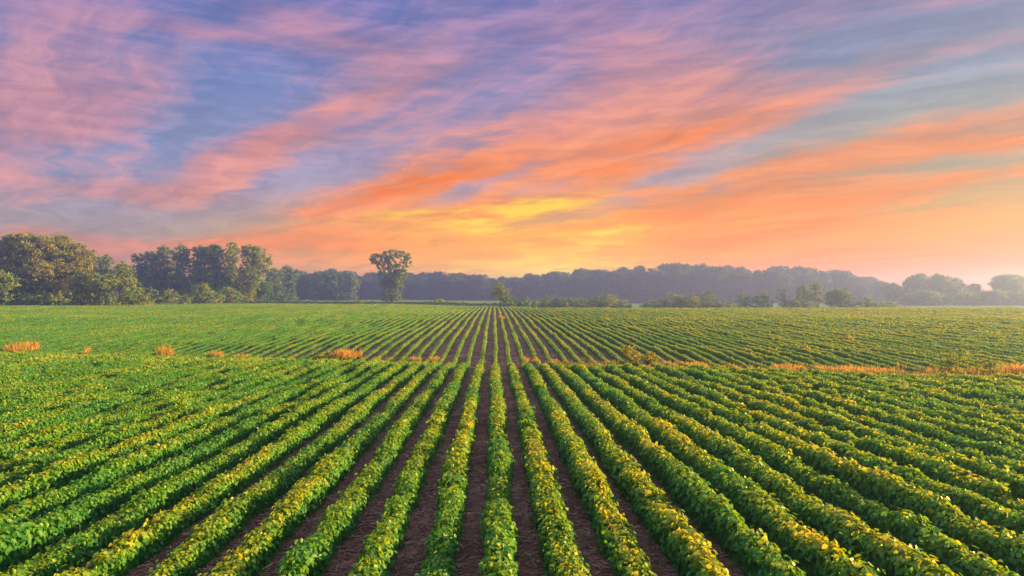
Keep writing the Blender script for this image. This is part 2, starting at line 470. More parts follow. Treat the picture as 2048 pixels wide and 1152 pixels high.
def row_shape(i):
    xc = X0 + SP * i
    wob = knots(0, 3.0, .035); wob2 = knots(0, .8, .018)
    wkn = knots(0, .8, 1.0); hk = knots(0, .34, .068); hk2 = knots(0, 2.6, .085); wk = knots(0, .42, .045); wk2 = knots(0, 2.3, .035)
    pt = knots(0, 2.7 if abs(i) < 28 else 7.0, 1.0); pt2 = knots(0, .5, 1.0)
    def f(y):
        x = np.full_like(y, xc)
        g = growth(x, y) * (1 - .5 * np.clip((wkn(y) - .80) / .2, 0, 1))
        c = xc + wob(y) + wob2(y)
        h = (.41 + hk(y) + hk2(y)) * g
        w = (.193 - .018 * min(1, max(0, (abs(xc) - 4) / 5)) + wk(y) * .8 + wk2(y)) * (.35 + .65 * g)
        return c, np.maximum(h, .06), np.maximum(w, .06)
    f.patch = lambda y: pt(y) * .8 + pt2(y) * .35  # stretches of sunlit row top, painted as yellower leaves
    return f

def ordinal(n):
    words = ['', 'first', 'second', 'third', 'fourth', 'fifth', 'sixth', 'seventh', 'eighth', 'ninth', 'tenth', 'eleventh', 'twelfth']
    if n <= 12: return words[n]
    suf = 'th' if 10 <= n % 100 <= 20 else {1: 'st', 2: 'nd', 3: 'rd'}.get(n % 10, 'th')
    return f'{n}{suf}'

def crop_row(i):
    f = row_shape(i)
    xc = X0 + SP * i
    tan = .711 if xc < 0 else .793
    y0 = max(4.0, abs(xc) / tan * .90 - 3.0)
    y1 = float(field_end(xc)) + rng.uniform(-.6, .6)
    if y1 - y0 < 3: y0 = y1 - 3
    mb = MB()
    for d0, d1, dn, kind in ((0, 13, 760, 6), (13, 22, 520, 6), (22, 36, 380, 6), (36, 64, 150, 4), (64, 230, 66, 4)):
        a = max(y0, math.sqrt(max(d0 * d0 - xc * xc, 0))); b = min(y1, math.sqrt(max(d1 * d1 - xc * xc, 0)))
        if b <= a: continue
        n = int(dn * (b - a))
        if n < 3: continue
        y = rng.uniform(a, b, n)
        c, h, w = f(y)
        phi = np.clip(rng.normal(0, .80, n), -1.75, 1.75) if kind == 6 else np.clip(rng.normal(0, .72, n), -1.6, 1.6)
        side = rng.random(n) < (.30 if kind == 6 else .15)
        phi = np.where(side, np.sign(phi) * rng.uniform(1.05, 1.95, n), phi)
        sn, cs = np.sin(phi), np.cos(phi)
        depth = 1 - .22 * rng.random(n) ** 2
        px = np.sign(sn) * np.abs(sn) ** .75 * w * depth
        pz = (.20 + .80 * np.sign(cs) * np.abs(cs) ** .6 * depth) * h
        pz = np.maximum(pz, .05)
        jit = rng.normal(0, 1, (n, 3)) * (np.array([.030, .03, .025]) if kind == 6 else np.array([.015, .03, .015])) * np.where(rng.random((n, 1)) < .06, 1.7, 1)
        P = np.stack([c + px, y, ground(c + px, y) + pz], 1) + jit
        out = np.stack([sn / np.maximum(w, .1), np.zeros(n), np.maximum(cs, -.1) / np.maximum(h, .1) + np.where(side, .3, .9)], 1)
        out = norm(out)
        nn = out + rng.normal(0, .42 if kind == 6 else .30, (n, 3))
        td = np.stack([np.sign(px) * (.25 + np.abs(sn)) , rng.normal(0, .8, n), -.35 - np.abs(sn)], 1) + rng.normal(0, .35, (n, 3))
        topness = np.clip(pz / np.maximum(h, .1), 0, 1)  # height paints sunlit tops and shaded sides into the leaf tone
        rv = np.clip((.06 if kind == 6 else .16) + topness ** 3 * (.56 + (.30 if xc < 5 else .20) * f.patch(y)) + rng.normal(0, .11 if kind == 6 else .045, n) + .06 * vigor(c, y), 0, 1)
        if kind == 6:
            s = {0: 1.0, 13: 1.08, 22: 1.15}[d0]
            L = rng.uniform(.055, .092, n) * s * np.clip(h / .4, .55, 1.1)
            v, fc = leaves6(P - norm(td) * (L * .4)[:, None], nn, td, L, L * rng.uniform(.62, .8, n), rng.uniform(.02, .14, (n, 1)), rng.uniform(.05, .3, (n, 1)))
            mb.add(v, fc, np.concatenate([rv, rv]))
        else:
            s = .120 if d0 == 36 else .165
            L = rng.uniform(.75, 1.25, n) * s * np.clip(h / .4, .6, 1.1)
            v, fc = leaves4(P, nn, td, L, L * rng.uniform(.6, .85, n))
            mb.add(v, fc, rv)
    # the dense inside of the row
    ys = np.arange(y0, y1, .28 if y0 < 40 else .5)
    c, h, w = f(ys)
    th = np.linspace(-1.9, 1.9, 7)
    sx = np.sin(th) ; cz = np.cos(th)
    px = np.sign(sx) * np.abs(sx) ** .8 * .66
    pz = np.clip(.1 + .72 * np.sign(cz) * np.abs(cz) ** .7, .0, 1)
    VX = c[:, None] + px[None] * w[:, None] * (1 + rng.normal(0, .08, (len(ys), 7)))
    VZ = pz[None] * h[:, None] * (1 + rng.normal(0, .08, (len(ys), 7)))
    VY = np.repeat(ys[:, None], 7, 1)
    V = np.stack([VX, VY, ground(VX, VY) + VZ - .01], -1).reshape(-1, 3)
    q = (np.arange(len(ys) - 1)[:, None] * 7 + np.arange(6)[None]).ravel()
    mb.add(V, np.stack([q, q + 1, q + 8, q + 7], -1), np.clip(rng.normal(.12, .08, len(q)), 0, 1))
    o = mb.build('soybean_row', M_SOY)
    if i == 0: lab = 'middle soybean row, the one running straight away from the camera up the centre'
    else:
        side = 'left' if i < 0 else 'right'
        k = abs(i)
        if k <= 4: how = 'green soybean row with golden top leaves'
        elif k <= 14: how = f'leafy soybean row slanting into the {side} foreground'
        elif k <= 40: how = f'soybean row reaching the {side} edge before the dip'
        elif k <= 85: how = f'soybean row reaching the {side} edge beyond the dip'
        else: how = f'short far soybean row near the {side} trees'
        lab = f'{how}, {ordinal(k)} {side} of the middle row'
    tag(o, lab, 'crop row', 'soybean rows running away from the camera')
#ROWS
for i in sorted(range(-152, 141), key=abs): crop_row(i)

# ------------------------------------------------------------------ corn stalk litter on the soil
def litter():
    N = 60000
    d = rng.uniform(4.5, 34, N * 2) ; a = rng.uniform(-.75, .85, N * 2)
    x = a * d; y = d
    keep = rng.random(N * 2) < np.clip(1.25 - d / 36, .12, 1)
    x, y = x[keep][:N], y[keep][:N]
    n = len(x)
    ph = np.mod((x - X0) / SP, 1.0); x = x + np.where((ph < .22), .22, np.where(ph > .78, -.22, 0)) * SP
    th = rng.normal(0, .9, n); L = rng.uniform(.05, .19, n) * (1 + 1.2 * (rng.random(n) < .08)); W = rng.uniform(.005, .014, n) * (1 + (rng.random(n) < .06))
    g = ground(x, y)
    t = np.stack([np.cos(th), np.sin(th), rng.normal(0, .16, n)], 1); t = norm(t)
    b = norm(np.cross(t, np.array([0, 0, 1.]))); u = np.cross(b, t)
    P = np.stack([x, y, g + .010 + rng.random(n) * .02], 1)
    q = lambda s, w, k: P + t * (L * s)[:, None] + b * (W * w)[:, None] + u * (W * k)[:, None]
    v = np.stack([q(-.5, -.5, 0), q(-.5, 0, .6), q(-.5, .5, 0), q(.5, -.5, 0), q(.5, 0, .6), q(.5, .5, 0)], 1).reshape(-1, 3)
    i = np.arange(n)[:, None] * 6
    f = np.concatenate([i + np.array([[0, 3, 4, 1]]), i + np.array([[1, 4, 5, 2]]), i + np.array([[0, 2, 5, 3]])])
    r = np.clip(rng.beta(1.6, 2.6, n), 0, 1)
    o = mesh_obj('corn_stalk_litter', v, f, M_STRAW, None, np.concatenate([r, r, r]))
    tag(o, 'scattered broken corn stalks and husks lying on the dark soil between the rows', 'crop litter', kind='stuff')
litter()

def clods():
    n = 9000
    d = rng.uniform(4.5, 20, n * 2); a = rng.uniform(-.75, .85, n * 2)
    x, y = a * d, d
    ph = np.mod((x - X0) / SP, 1.0); k = (ph > .26) & (ph < .74)
    x, y = x[k][:n], y[k][:n]; n = len(x)
    r = rng.uniform(.006, .022, n) * (1 + .9 * (rng.random(n) < .08))
    base = np.array([[1, 0, 0], [.3, .9, 0], [-.8, .6, 0], [-.8, -.6, 0], [.3, -.9, 0], [0, 0, .8]])
    v = base[None] * rng.uniform(.6, 1.3, (n, 6, 1)) * r[:, None, None] + np.stack([x, y, ground(x, y)], 1)[:, None]
    i = np.arange(n)[:, None] * 6
    f = np.concatenate([i + np.array([[q, (q + 1) % 5, 5]]) for q in range(5)])
    tag(mesh_obj('soil_clods', v.reshape(-1, 3), f, bpy.data.materials['soil']), 'small crumbly clods lying on the dark soil between the near rows', 'soil clods', kind='stuff')
clods()

# ------------------------------------------------------------------ trees, bushes
def crown_mesh(blobs, leaf, dens, gap=.0, seed=1):
    """blobs: (x, y, z, rx, ry, rz). Leaf clumps hang on small sub-clumps through each blob's outer half"""
    r = np.random.default_rng(seed)
    mb = MB()
    for (bx, by, bz, rx, ry, rz) in blobs:
        vol = (rx * ry * rz) ** (1 / 3)
        nsub = max(6, int(9 * (vol / 1.2) ** 1.6 * (1 - gap)))
        d = norm(r.normal(0, 1, (nsub, 3)))
        rad = r.uniform(.45, 1.0, nsub) ** .6
        sc = d * rad[:, None] * np.array([rx, ry, rz]) + np.array([bx, by, bz])
        srad = r.uniform(.18, .36, nsub) * vol * .9 + .12
        tone = np.clip(r.normal(.45, .18, nsub), 0, 1)
        nl = np.maximum(6, (1.35 * dens * (srad / .5) ** 1.7 / (leaf / .3) ** 2).astype(int))
        idx = np.repeat(np.arange(nsub), nl); n = len(idx)
        dd = norm(r.normal(0, 1, (n, 3))) * np.abs(r.normal(0, .62, (n, 1))) * np.array([1.2, 1.2, .8])
        P = sc[idx] + dd * srad[idx][:, None]
        nn = norm(dd) * .8 + r.normal(0, .5, (n, 3)) + np.array([0, 0, .35])
        td = r.normal(0, 1, (n, 3)) + np.array([0, 0, -.4])
        L = leaf * r.uniform(.7, 1.35, n)
        v, f = leaves4(P, nn, td, L, L * r.uniform(.6, .9, n))
        mb.add(v, f, np.clip(tone[idx] + r.normal(0, .13, n), 0, 1))
    return mb

def trunk_mesh(h, r0, blobs, seed, lean=0.0, fork=.42):
    r = np.random.default_rng(seed + 500)
    mb = MB()
    zz = np.linspace(-.3, h * .8, 9)
    cx = lean * (zz / h) + .02 * h * np.sin(zz / h * 5 + seed)
    pts = np.stack([cx, .015 * h * np.cos(zz / h * 4 + seed), zz], 1)
    mb.add(*tube(pts, r0 * np.linspace(1.25, .25, 9)))
    big = sorted(blobs, key=lambda b: -b[3] * b[5])[:9]
    for b in big:
        zs = np.clip(min(b[2] * .62, h * .55) * r.uniform(.7, 1), h * .1, h * .7)
        k = np.array([np.interp(zs, zz, pts[:, 0]), np.interp(zs, zz, pts[:, 1]), zs])
        e = np.array([b[0], b[1], b[2] + b[5] * .5])
        m = (k + e) / 2 + np.array([(b[0] - k[0]) * .12, 0, -.06 * h * .5])
        t = np.linspace(0, 1, 6)[:, None]
        c = (1 - t) ** 2 * k + 2 * t * (1 - t) * m + t * t * e
        mb.add(*tube(c, r0 * np.linspace(.5, .09, 6), 5))
    return mb

def make_tree(name, px, d, blobs, leaf, dens, h, r0, mat, label, cat='tree', group=None, seed=1, gap=0., lean=0., trunk=True, loc=None, rz=0):
    x, y, z = spot(px, d) if loc is None else loc
    o = empty(name, (x, y, z), rz)
    tag(o, label, cat, group)
    crown_mesh(blobs, leaf, dens, gap, seed).build('crown', mat, o)
    if trunk: trunk_mesh(h, r0, blobs, seed, lean).build('trunk', M_BARK, o, True)
    return o

def px_h(top, d, px):
    """real height of something d metres away whose top shows at that photo row"""
    x, y, z = spot(px, d)
    dist = d / math.cos(math.atan((px - 1024) / F) + YAW) * math.cos(math.atan((px - 1024) / F))
    return CAM_Z + (HOR - top) / F * dist - z

def px_w(w, d, px):
    return w / F * d / math.cos(math.atan((px - 1024) / F))

def oval_blobs(h, w, seed, low=.25, n=9, top_round=.5):
    """an uneven broadleaf crown of that height and width"""
    r = np.random.default_rng(seed + 90)
    out = []
    for k in range(n):
        t = low + (1 - low) * (k + .5) / n
        env = math.sin(math.pi * min(1, (t - low * .6) / (1 - low * .6)) ** .8) ** .6
        a = r.uniform(0, 6.28); q = r.uniform(.25, .62)
        rr = w * r.uniform(.20, .30)
        zz = min(t * h, h - rr * .9)
        out.append((math.cos(a) * w * .5 * q * env * 1.25, math.sin(a) * w * .5 * q * env * 1.25, zz, rr, rr, rr * r.uniform(.75, 1.05)))
    out.append((0, 0, h - w * .2, w * .2, w * .2, w * .2))
    out.append((0, 0, h * .55, w * .28, w * .28, h * .25))
    return out

def dome_blobs(h, w, seed):
    r = np.random.default_rng(seed + 40)
    out = [(0, 0, h * .52, w * .30, w * .30, h * .46)]
    for k in range(6):
        a = k * 1.047 + r.uniform(-.4, .4); q = w * r.uniform(.22, .34); hh = h * r.uniform(.26, .42)
        out.append((math.cos(a) * q, math.sin(a) * q, hh * 1.05, w * r.uniform(.17, .25), w * r.uniform(.17, .25), hh))
    return out

TREES = 0
def px_tree(name, px, top, wpx, d, mat, label, leaf=.42, dens=26, low=.2, n=10, seed=None, cat='tree', group=None, trunk=True, gap=0.):
    global TREES
    TREES += 1
    s = TREES if seed is None else seed
    h = px_h(top, d, px); w = px_w(wpx, d, px)
    b = oval_blobs(h, w, s, low, n) if low > .09 or h > 6 else dome_blobs(h, w * 1.25, s)
    return make_tree(name, px, d, b, leaf, dens, h, max(.08, h * .018), mat, label, cat, group, s, gap, 0, trunk)

# --- the lone tree
def lone_tree():
    d = 238.0
    k = d / F                                     # metres per photo pixel there
    def B(px, py, rx, rz, dy=0., ry=None):        # read off the photo, given depth of its own
        return ((px - 783) * k, dy, (603 - py) * k, rx * k, (ry or rx * .95) * k, rz * k)
    blobs = [B(754, 516, 13, 10, -1), B(765, 510, 10, 8, 1.2), B(748, 521, 8, 7, .5), B(776, 508, 12, 9, 0), B(788, 504, 11, 7, -1.5), B(800, 506, 12, 8, 1), B(811, 513, 11, 10, -.6),
             B(815, 524, 9, 9, .8), B(762, 529, 9, 9, 0), B(772, 526, 11, 12, 1.4), B(785, 526, 9, 13, -1.6), B(783, 538, 12, 9, .8), B(800, 533, 10, 12, 0), B(808, 541, 8, 9, -1),
             B(764, 544, 9, 8, -.6), B(795, 547, 11, 9, 1), B(806, 554, 7, 8, 0), B(769, 556, 10, 9, .9), B(787, 556, 12, 8, -.8), B(770, 568, 8, 9, 0), B(783, 570, 11, 10, .9), B(797, 566, 9, 11, -1),
             B(805, 574, 5, 9, 0), B(776, 582, 12, 9, -.4), B(790, 584, 12, 11, .6), B(792, 594, 10, 9, 0), B(776, 596, 13, 7, 0), B(776, 560, 13, 12, .4), B(796, 556, 13, 12, -.4), B(820, 523, 5, 3, 0), B(768, 585, 5, 6, 1)]
    make_tree('lone_tree', 783, d, blobs, .38, 42, 18.2, .55, M_TREE, 'tall lone tree with a spreading flat topped crown standing alone in the field', seed=77, gap=-.35)
lone_tree()

# --- big olive trees at the left edge
px_tree('broadleaf_tree', 48, 464, 92, 156, M_OLIVE, 'tall olive green tree with an orange lit crown, leftmost of the two big ones', leaf=.36, dens=30, low=.06, n=15)
px_tree('broadleaf_tree', 127, 473, 92, 160, M_OLIVE, 'big round olive tree with red-brown shade, second of the tall left pair', leaf=.36, dens=30, low=.06, n=15)
px_tree('broadleaf_tree', -8, 478, 60, 190, M_TREE, 'bluish tree cut by the left edge of the picture behind the olive trees', leaf=.4, low=.1, n=12)
px_tree('broadleaf_tree', 88, 520, 70, 153, M_OLIVE, 'lower olive tree filling the gap between the two tall left trees', leaf=.36, dens=30, low=.05, n=11)
px_tree('bushy_tree', 12, 540, 80, 149, M_BUSH, 'bright green bushy tree at the bottom left corner of the wood', leaf=.34, dens=30, low=.05, n=10)
px_tree('bushy_tree', 162, 545, 60, 152, M_OLIVE, 'rounded olive bush at the right foot of the tall left trees', leaf=.34, dens=30, low=.05, n=10)
px_tree('bushy_tree', 198, 547, 54, 150, M_BUSH, 'yellow green bushy tree at the right end of the olive wood', leaf=.34, dens=30, low=.05, n=10)
px_tree('slim_tree', 246, 523, 56, 154, M_BUSH, 'slim pointed green tree with a bare pale trunk beside the bush', leaf=.34, dens=18, low=.38, n=9)
px_tree('bush', 268, 563, 46, 151, M_BUSH, 'round sunlit bush at the right foot of the slim tree', leaf=.32, dens=28, low=.06, n=8, cat='bush', trunk=False)
for k, (px, top, w, lab) in enumerate([(35, 575, 50, 'low yellow green bush under the leftmost tall olive tree'), (78, 580, 46, 'low leafy bush between the feet of the two tall left trees'),
                                       (125, 578, 50, 'low dark bush under the big round olive tree'), (225, 585, 34, 'small low bush between the olive wood and the slim tree')]):
    px_tree('bush', px, top, w, 147.5, M_BUSH, lab, leaf=.3, dens=26, low=.08, n=7, cat='bush', trunk=False)
# --- blue green trees behind
px_tree('distant_tree', 183, 507, 46, 220, M_TREE, 'hazy blue tree just right of the olive wood, behind it', low=.1, n=11, gap=.1)
px_tree('distant_tree', 212, 511, 52, 224, M_TREE, 'hazy blue tree between the olive wood and the slim tree', low=.1, n=11, gap=.1)
px_tree('distant_tree', 240, 530, 44, 222, M_TREE, 'lower hazy blue tree directly behind the slim tree', low=.05, n=10)
# --- the dark group left of centre
grp = [(277, 505, 34, 'leftmost tree of the dark group, loose crown with sky gaps'), (302, 502, 36, 'second tree of the dark group from its left end'), (328, 491, 40, 'flat topped blue green tree on the left half of the dark group'),
       (366, 490, 44, 'pale topped tree just right of the sky gap in the dark group'), (396, 489, 44, 'middle tree of the dark group behind the wide bush'), (430, 489, 46, 'dark blue green tree right of the middle of the dark group'),
       (464, 482, 40, 'tallest tree of the dark group, golden down its right side'), (503, 487, 66, 'large rounded tree closing the dark group on its right, orange lit')]
for px, top, w, lab in grp:
    px_tree('group_tree', px, top, w * (1.0 if px > 490 else 1.15), 214 + (px % 7), M_BUSH if px > 460 else M_TREE, lab, leaf=.40, dens=24, low=.14 if px > 340 else .3, n=13, group='dark tree group left of the lone tree')  # yellower leaves on the last two paint in their golden sunlight
for px, top, w in ((290, 555, 60), (345, 550, 70), (400, 545, 60), (450, 550, 60), (510, 560, 60)):
    px_tree('undergrowth_tree', px, top, w, 226, M_TREE, {290: 'dark undergrowth tree beneath the left end of the dark group', 345: 'dark undergrowth tree beneath the sky gap of the dark group', 400: 'dark undergrowth tree behind the wide yellow green bush',
            450: 'dark undergrowth tree beneath the tallest tree of the group', 510: 'dark undergrowth tree beneath the large rounded right tree'}[px], low=.05, n=10)
for px, top, w, d, lab in [(305, 577, 28, 170, 'small leaning bush left of the round bush below the dark group'), (333, 575, 36, 172, 'round yellow green bush below the left of the dark group'), (366, 588, 28, 176, 'small low bush between the round bush and the wide bush'),
                           (405, 566, 56, 184, 'wide yellow green bush below the middle of the dark group'), (455, 570, 40, 200, 'dull orange bush at the foot of the tallest group tree'), (478, 590, 50, 204, 'low dark bush at the foot of the rounded right tree')]:
    px_tree('bush', px, top, w, d, M_BUSH, lab, leaf=.34, dens=26, low=.05, n=8, cat='bush', trunk=False)
px_tree('distant_tree', 545, 537, 46, 270, M_TREE, 'hazy tree at the right foot of the large rounded group tree', low=.05, n=10)
px_tree('distant_tree', 577, 530, 36, 280, M_TREE, 'round headed hazy tree standing out left of the forest wall', low=.3, n=9)
px_tree('bush', 530, 578, 40, 235, M_TREE, 'low hazy bush right of the dark group near the field edge', low=.05, n=8, cat='bush', trunk=False)
px_tree('bush', 570, 585, 50, 260, M_TREE, 'low hazy bush below the round headed tree', low=.05, n=8, cat='bush', trunk=False)

# --- the forest wall
def copy_tree(src, loc, rz, s, sz, label, group):
    c = src.copy(); COL.objects.link(c)
    c.location = loc; c.rotation_euler = (0, 0, rz); c.scale = (s, s, sz)
    c['label'] = label; c['group'] = group; c['category'] = 'tree'
    for ch in src.children:
        q = ch.copy(); COL.objects.link(q); q.parent = c
    return c

tops_x = [480, 540, 600, 640, 660, 690, 720, 745, 830, 850, 900, 950, 1000, 1040, 1080, 1110, 1140, 1180, 1200, 1250, 1300, 1350, 1400, 1450, 1500, 1560, 1600, 1660, 1700, 1730, 1770]
tops_y = [546, 546, 546, 548, 540, 543, 548, 548, 546, 544, 548, 552, 554, 552, 546, 542, 545, 537, 540, 536, 533, 530, 528, 532, 536, 535, 537, 540, 547, 554, 560]
def stretch(px):
    if px < 745: return 'hazy blue green forest tree in the wall left of the lone tree', 'forest trees left of the lone tree'
    if px < 985: return 'hazy blue forest tree in the wall between the lone tree and the orange tree', 'forest trees right of the lone tree'
    if px < 1240: return 'hazy forest tree in the wall under the brightest yellow sky', 'forest trees under the bright sky'
    if px < 1520: return 'hazy purple forest tree in the highest stretch of the wall', 'forest trees in the highest stretch'
    return 'pale purple forest tree in the wall falling away on the right', 'forest trees falling away on the right'
protos = []
for k in range(6):
    h, w = 18.0, 11.5 + 1.5 * (k % 3)
    low = (.0, .04, .0, .06, .02, .0)[k]
    b = oval_blobs(h, w, 300 + k, low, 16 + k % 3)
    protos.append((b, k))
first = {}
def forest_tree(px, d, top, k, lab, grp):
    x, y, z = spot(px, d)
    sz = px_h(top, d, px) / 18.0
    s = rng.uniform(.85, 1.2) * max(.8, min(1.15, sz))
    rz = rng.uniform(0, 6.28)
    if k not in first:
        o = make_tree('forest_tree', px, d, protos[k][0], .55, 24, 18., .3, M_FOREST, lab, 'tree', grp, 300 + k, loc=(x, y, z), rz=rz)
        o.scale = (s, s, sz); first[k] = o
    else: copy_tree(first[k], (x, y, z), rz, s, sz, lab, grp)
px = 560.0
while px < 1768:
    d = np.interp(px, [540, 1000, 1200, 1760], [440, 440, 430, 400]) + rng.uniform(-8, 8)
    for row in range(2):
        q = px + rng.uniform(-5, 5)
        lab, grp_ = stretch(q)
        top = np.interp(q, tops_x, tops_y) + (rng.uniform(-4, 6) if row == 0 else rng.uniform(2, 18))
        forest_tree(q, d + (14 if row == 0 else -6), top, int(rng.integers(0, 6)), lab, grp_)
    px += rng.uniform(13, 20) * (1 if px < 1240 else 1.15)
for px_, top, w, lab in [(604, 546, 44, 'low crowned hazy tree right of the round headed tree, before the forest wall'), (642, 543, 52, 'dark blue green tree standing proud of the forest wall left of its highest crown'),
                         (668, 539, 50, 'highest crown in the forest wall left of the lone tree'), (700, 543, 40, 'hazy tree right of the highest crown left of the lone tree')]:
    px_tree('distant_tree', px_, top, w, 335, M_TREE, lab, leaf=.5, dens=24, low=.05, n=13)
# --- hazy trees at the right edge
right = [(1785, 566, 40, 'small pale tree in the notch right of the forest wall'), (1800, 572, 44, 'low pale tree at the left foot of the wide hazy tree'), (1838, 547, 50, 'airy wide hazy tree with sky showing through, right of the notch'), (1880, 550, 56, 'dense dome shaped hazy tree right of the airy one'),
         (1916, 556, 40, 'reddish hazy tree at the right shoulder of the dome shaped tree'), (1948, 567, 34, 'small hazy tree in the dip before the right edge'), (2010, 550, 62, 'broad domed hazy tree near the right edge of the picture'), (2056, 556, 50, 'pale hazy tree cut by the right edge of the picture'),
         (1980, 580, 50, 'low hazy tree at the left foot of the broad domed tree'), (1860, 582, 60, 'low pale yellow tree below the dome shaped tree'), (1930, 585, 50, 'low hazy tree below the small one in the dip'), (2035, 584, 50, 'low hazy tree below the broad domed tree'), (1820, 588, 40, 'low hazy bush-like tree below the airy wide tree')]
for px_, top, w, lab in right:
    px_tree('hazy_tree', px_, top, w, 335 if top < 575 else 300, M_TREE, lab, leaf=.42, dens=20, low=.12, n=12, gap=.15 if px_ in (1838, 1916, 2010) else 0.)
# --- trees and bushes along the far field edge
edge = [(1000, 568, 36, 152, 'orange topped young tree by itself in front of the forest wall', 'tree', 'young_tree', .35), (1018, 582, 26, 151, 'dark bush at the right foot of the orange topped young tree', 'bush', 'bush', .05),
        (1050, 586, 15, 152, 'slim upright bush right of the orange topped young tree', 'bush', 'bush', .08),
        (1085, 597, 30, 149, 'low bush at the left end of the long hedge', 'bush', 'bush', .05), (1101, 589, 26, 150, 'taller bush near the left end of the long hedge', 'bush', 'bush', .05), (1128, 594, 34, 149, 'low wide bush in the left part of the long hedge', 'bush', 'bush', .05),
        (1158, 596, 34, 149, 'low wide bush in the middle of the long hedge', 'bush', 'bush', .05), (1192, 591, 22, 150, 'pointed bush right of the middle of the long hedge', 'bush', 'bush', .05), (1222, 588, 30, 150, 'round sunlit bush standing up in the long hedge', 'bush', 'bush', .05), (1246, 600, 26, 149, 'low bush at the right end of the long hedge', 'bush', 'bush', .05),
        (1308, 599, 36, 149, 'low hazy bush starting the second hedge', 'bush', 'bush', .05), (1344, 585, 30, 151, 'tall soft bush in the left of the second hedge', 'bush', 'bush', .05), (1378, 588, 32, 150, 'rounded bush in the middle of the second hedge', 'bush', 'bush', .05), (1414, 583, 26, 151, 'tall bush at the right end of the second hedge', 'bush', 'bush', .05),
        (1448, 602, 30, 149, 'low faint bush between the second hedge and the small tree', 'bush', 'bush', .05), (1490, 583, 24, 152, 'small hazy tree, first right of the second hedge', 'tree', 'young_tree', .08), (1524, 581, 28, 152, 'wide small hazy tree, second right of the second hedge', 'tree', 'young_tree', .08),
        (1568, 578, 20, 152, 'narrow small hazy tree left of the pair of pale trees', 'tree', 'young_tree', .12), (1607, 570, 30, 153, 'left of the pair of pale yellow hazy trees', 'tree', 'young_tree', .2), (1632, 563, 26, 154, 'right and taller of the pair of pale yellow hazy trees', 'tree', 'young_tree', .2),
        (1675, 578, 46, 152, 'rounded pale tree by itself below the right end of the forest', 'tree', 'young_tree', .1), (1600, 598, 40, 149, 'low dark bush under the pair of pale trees', 'bush', 'bush', .05), (1728, 590, 20, 150, 'faint small bush right of the rounded pale tree', 'bush', 'bush', .05), (1765, 604, 40, 149, 'low faint bush at the foot of the notch', 'bush', 'bush', .05)]
for px_, top, w, d, lab, cat, nm, low in edge:
    px_tree(nm, px_, top - .5, w * (1.6 if cat == 'bush' else 1.3), d * (1.0 if px_ < 1060 else 1.3), M_BUSH if px_ in (1000, 1222) else M_TREE, lab, leaf=.24, dens=24, low=low, n=8, cat=cat, trunk=(cat == 'tree'))
px_tree('bush', 878, 597, 30, 205, M_BUSH, 'wide low reddish bush on the dark hedge line right of the lone tree', leaf=.34, low=.05, n=8, cat='bush', trunk=False)
px_tree('bush', 720, 597, 11, 206, M_BUSH, 'tiny round bush on the dark hedge line left of the lone tree', leaf=.3, low=.05, n=6, cat='bush', trunk=False)

# --- the thin dark hedge line across the end of the field
def hedge(xa, xb, d0, d1, h, label, mat, leaf=.3):
    n = int(np.hypot(xb - xa, d1 - d0) * 130)
    t = rng.random(n)
    x = xa + (xb - xa) * t; y = d0 + (d1 - d0) * t + rng.normal(0, .45, n)
    hh = h * (1 + .35 * np.interp(t, np.linspace(0, 1, 90), rng.uniform(-1, 1, 90)))
    P = np.stack([x, y, ground(x, y) + hh * rng.random(n) ** .7], 1)
    L = leaf * rng.uniform(.7, 1.3, n)
    v, f = leaves4(P, rng.normal(0, .6, (n, 3)) + np.array([0, -.2, .7]), rng.normal(0, 1, (n, 3)), L, L * .75)
    tag(mesh_obj('hedge', v, f, mat, None, rng.random(n)), label, 'hedge')
xa = spot(470, 208)[0]; xb = spot(770, 208)[0]; xc = spot(1075, 165)[0]
hedge(xa, xb, 206, 208, .75, 'thin dark hedge line from the dark tree group to the lone tree', M_TREE)
hedge(xb, xc, 208, 168, .8, 'thin dark hedge line from the lone tree to the orange topped tree', M_TREE)

# ------------------------------------------------------------------ dry grass and weeds
def blades(n, rad, h, seed, spread=.35, wid=.012, ry=None):
    r = np.random.default_rng(seed)
    m = max(3, n // 22); ca = r.uniform(0, 6.28, m); cq = rad * .9 * np.sqrt(r.random(m)); ch = r.uniform(.45, 1.15, m)
    ca[0] = 0; cq[0] = 0
    k = r.integers(0, m, n); a = r.uniform(0, 6.28, n); q = np.abs(r.normal(0, .30, n)) * rad
    x = np.cos(ca[k]) * cq[k] + np.cos(a) * q; y = np.sin(ca[k]) * cq[k] + np.sin(a) * q
    u = r.random(n) < .85; q = np.sqrt(r.random(n)) * rad; x = np.where(u, np.cos(a) * q, x); y = np.where(u, np.sin(a) * q, y)
    h = h * ch[k]; q = np.minimum(np.hypot(x, y), rad)
    H = h * r.uniform(.3, 1.15, n) * (1 - .35 * (q / rad) ** 2)
    lx = np.cos(a + r.normal(0, .8, n)) * H * spread * r.random(n); ly = np.sin(a + r.normal(0, .8, n)) * H * spread * r.random(n)
    b = r.uniform(0, 6.28, n); bx, by = np.cos(b) * wid, np.sin(b) * wid
    z0 = np.full(n, -.03)
    v = np.stack([np.stack([x - bx, y - by, z0], 1), np.stack([x + bx, y + by, z0], 1),
                  np.stack([x + lx * .4 + bx * .8, y + ly * .4 + by * .8, H * .6], 1), np.stack([x + lx * .4 - bx * .8, y + ly * .4 - by * .8, H * .6], 1),
                  np.stack([x + lx + bx * .5, y + ly + by * .5, H], 1), np.stack([x + lx - bx * .5, y + ly - by * .5, H], 1)], 1).reshape(-1, 3)
    i = np.arange(n)[:, None] * 6
    f = np.concatenate([i + np.array([[0, 1, 2, 3]]), i + np.array([[3, 2, 4, 5]])])
    rv = np.clip(r.normal(.5, .25, n), 0, 1)
    return v, f, np.concatenate([rv, rv])

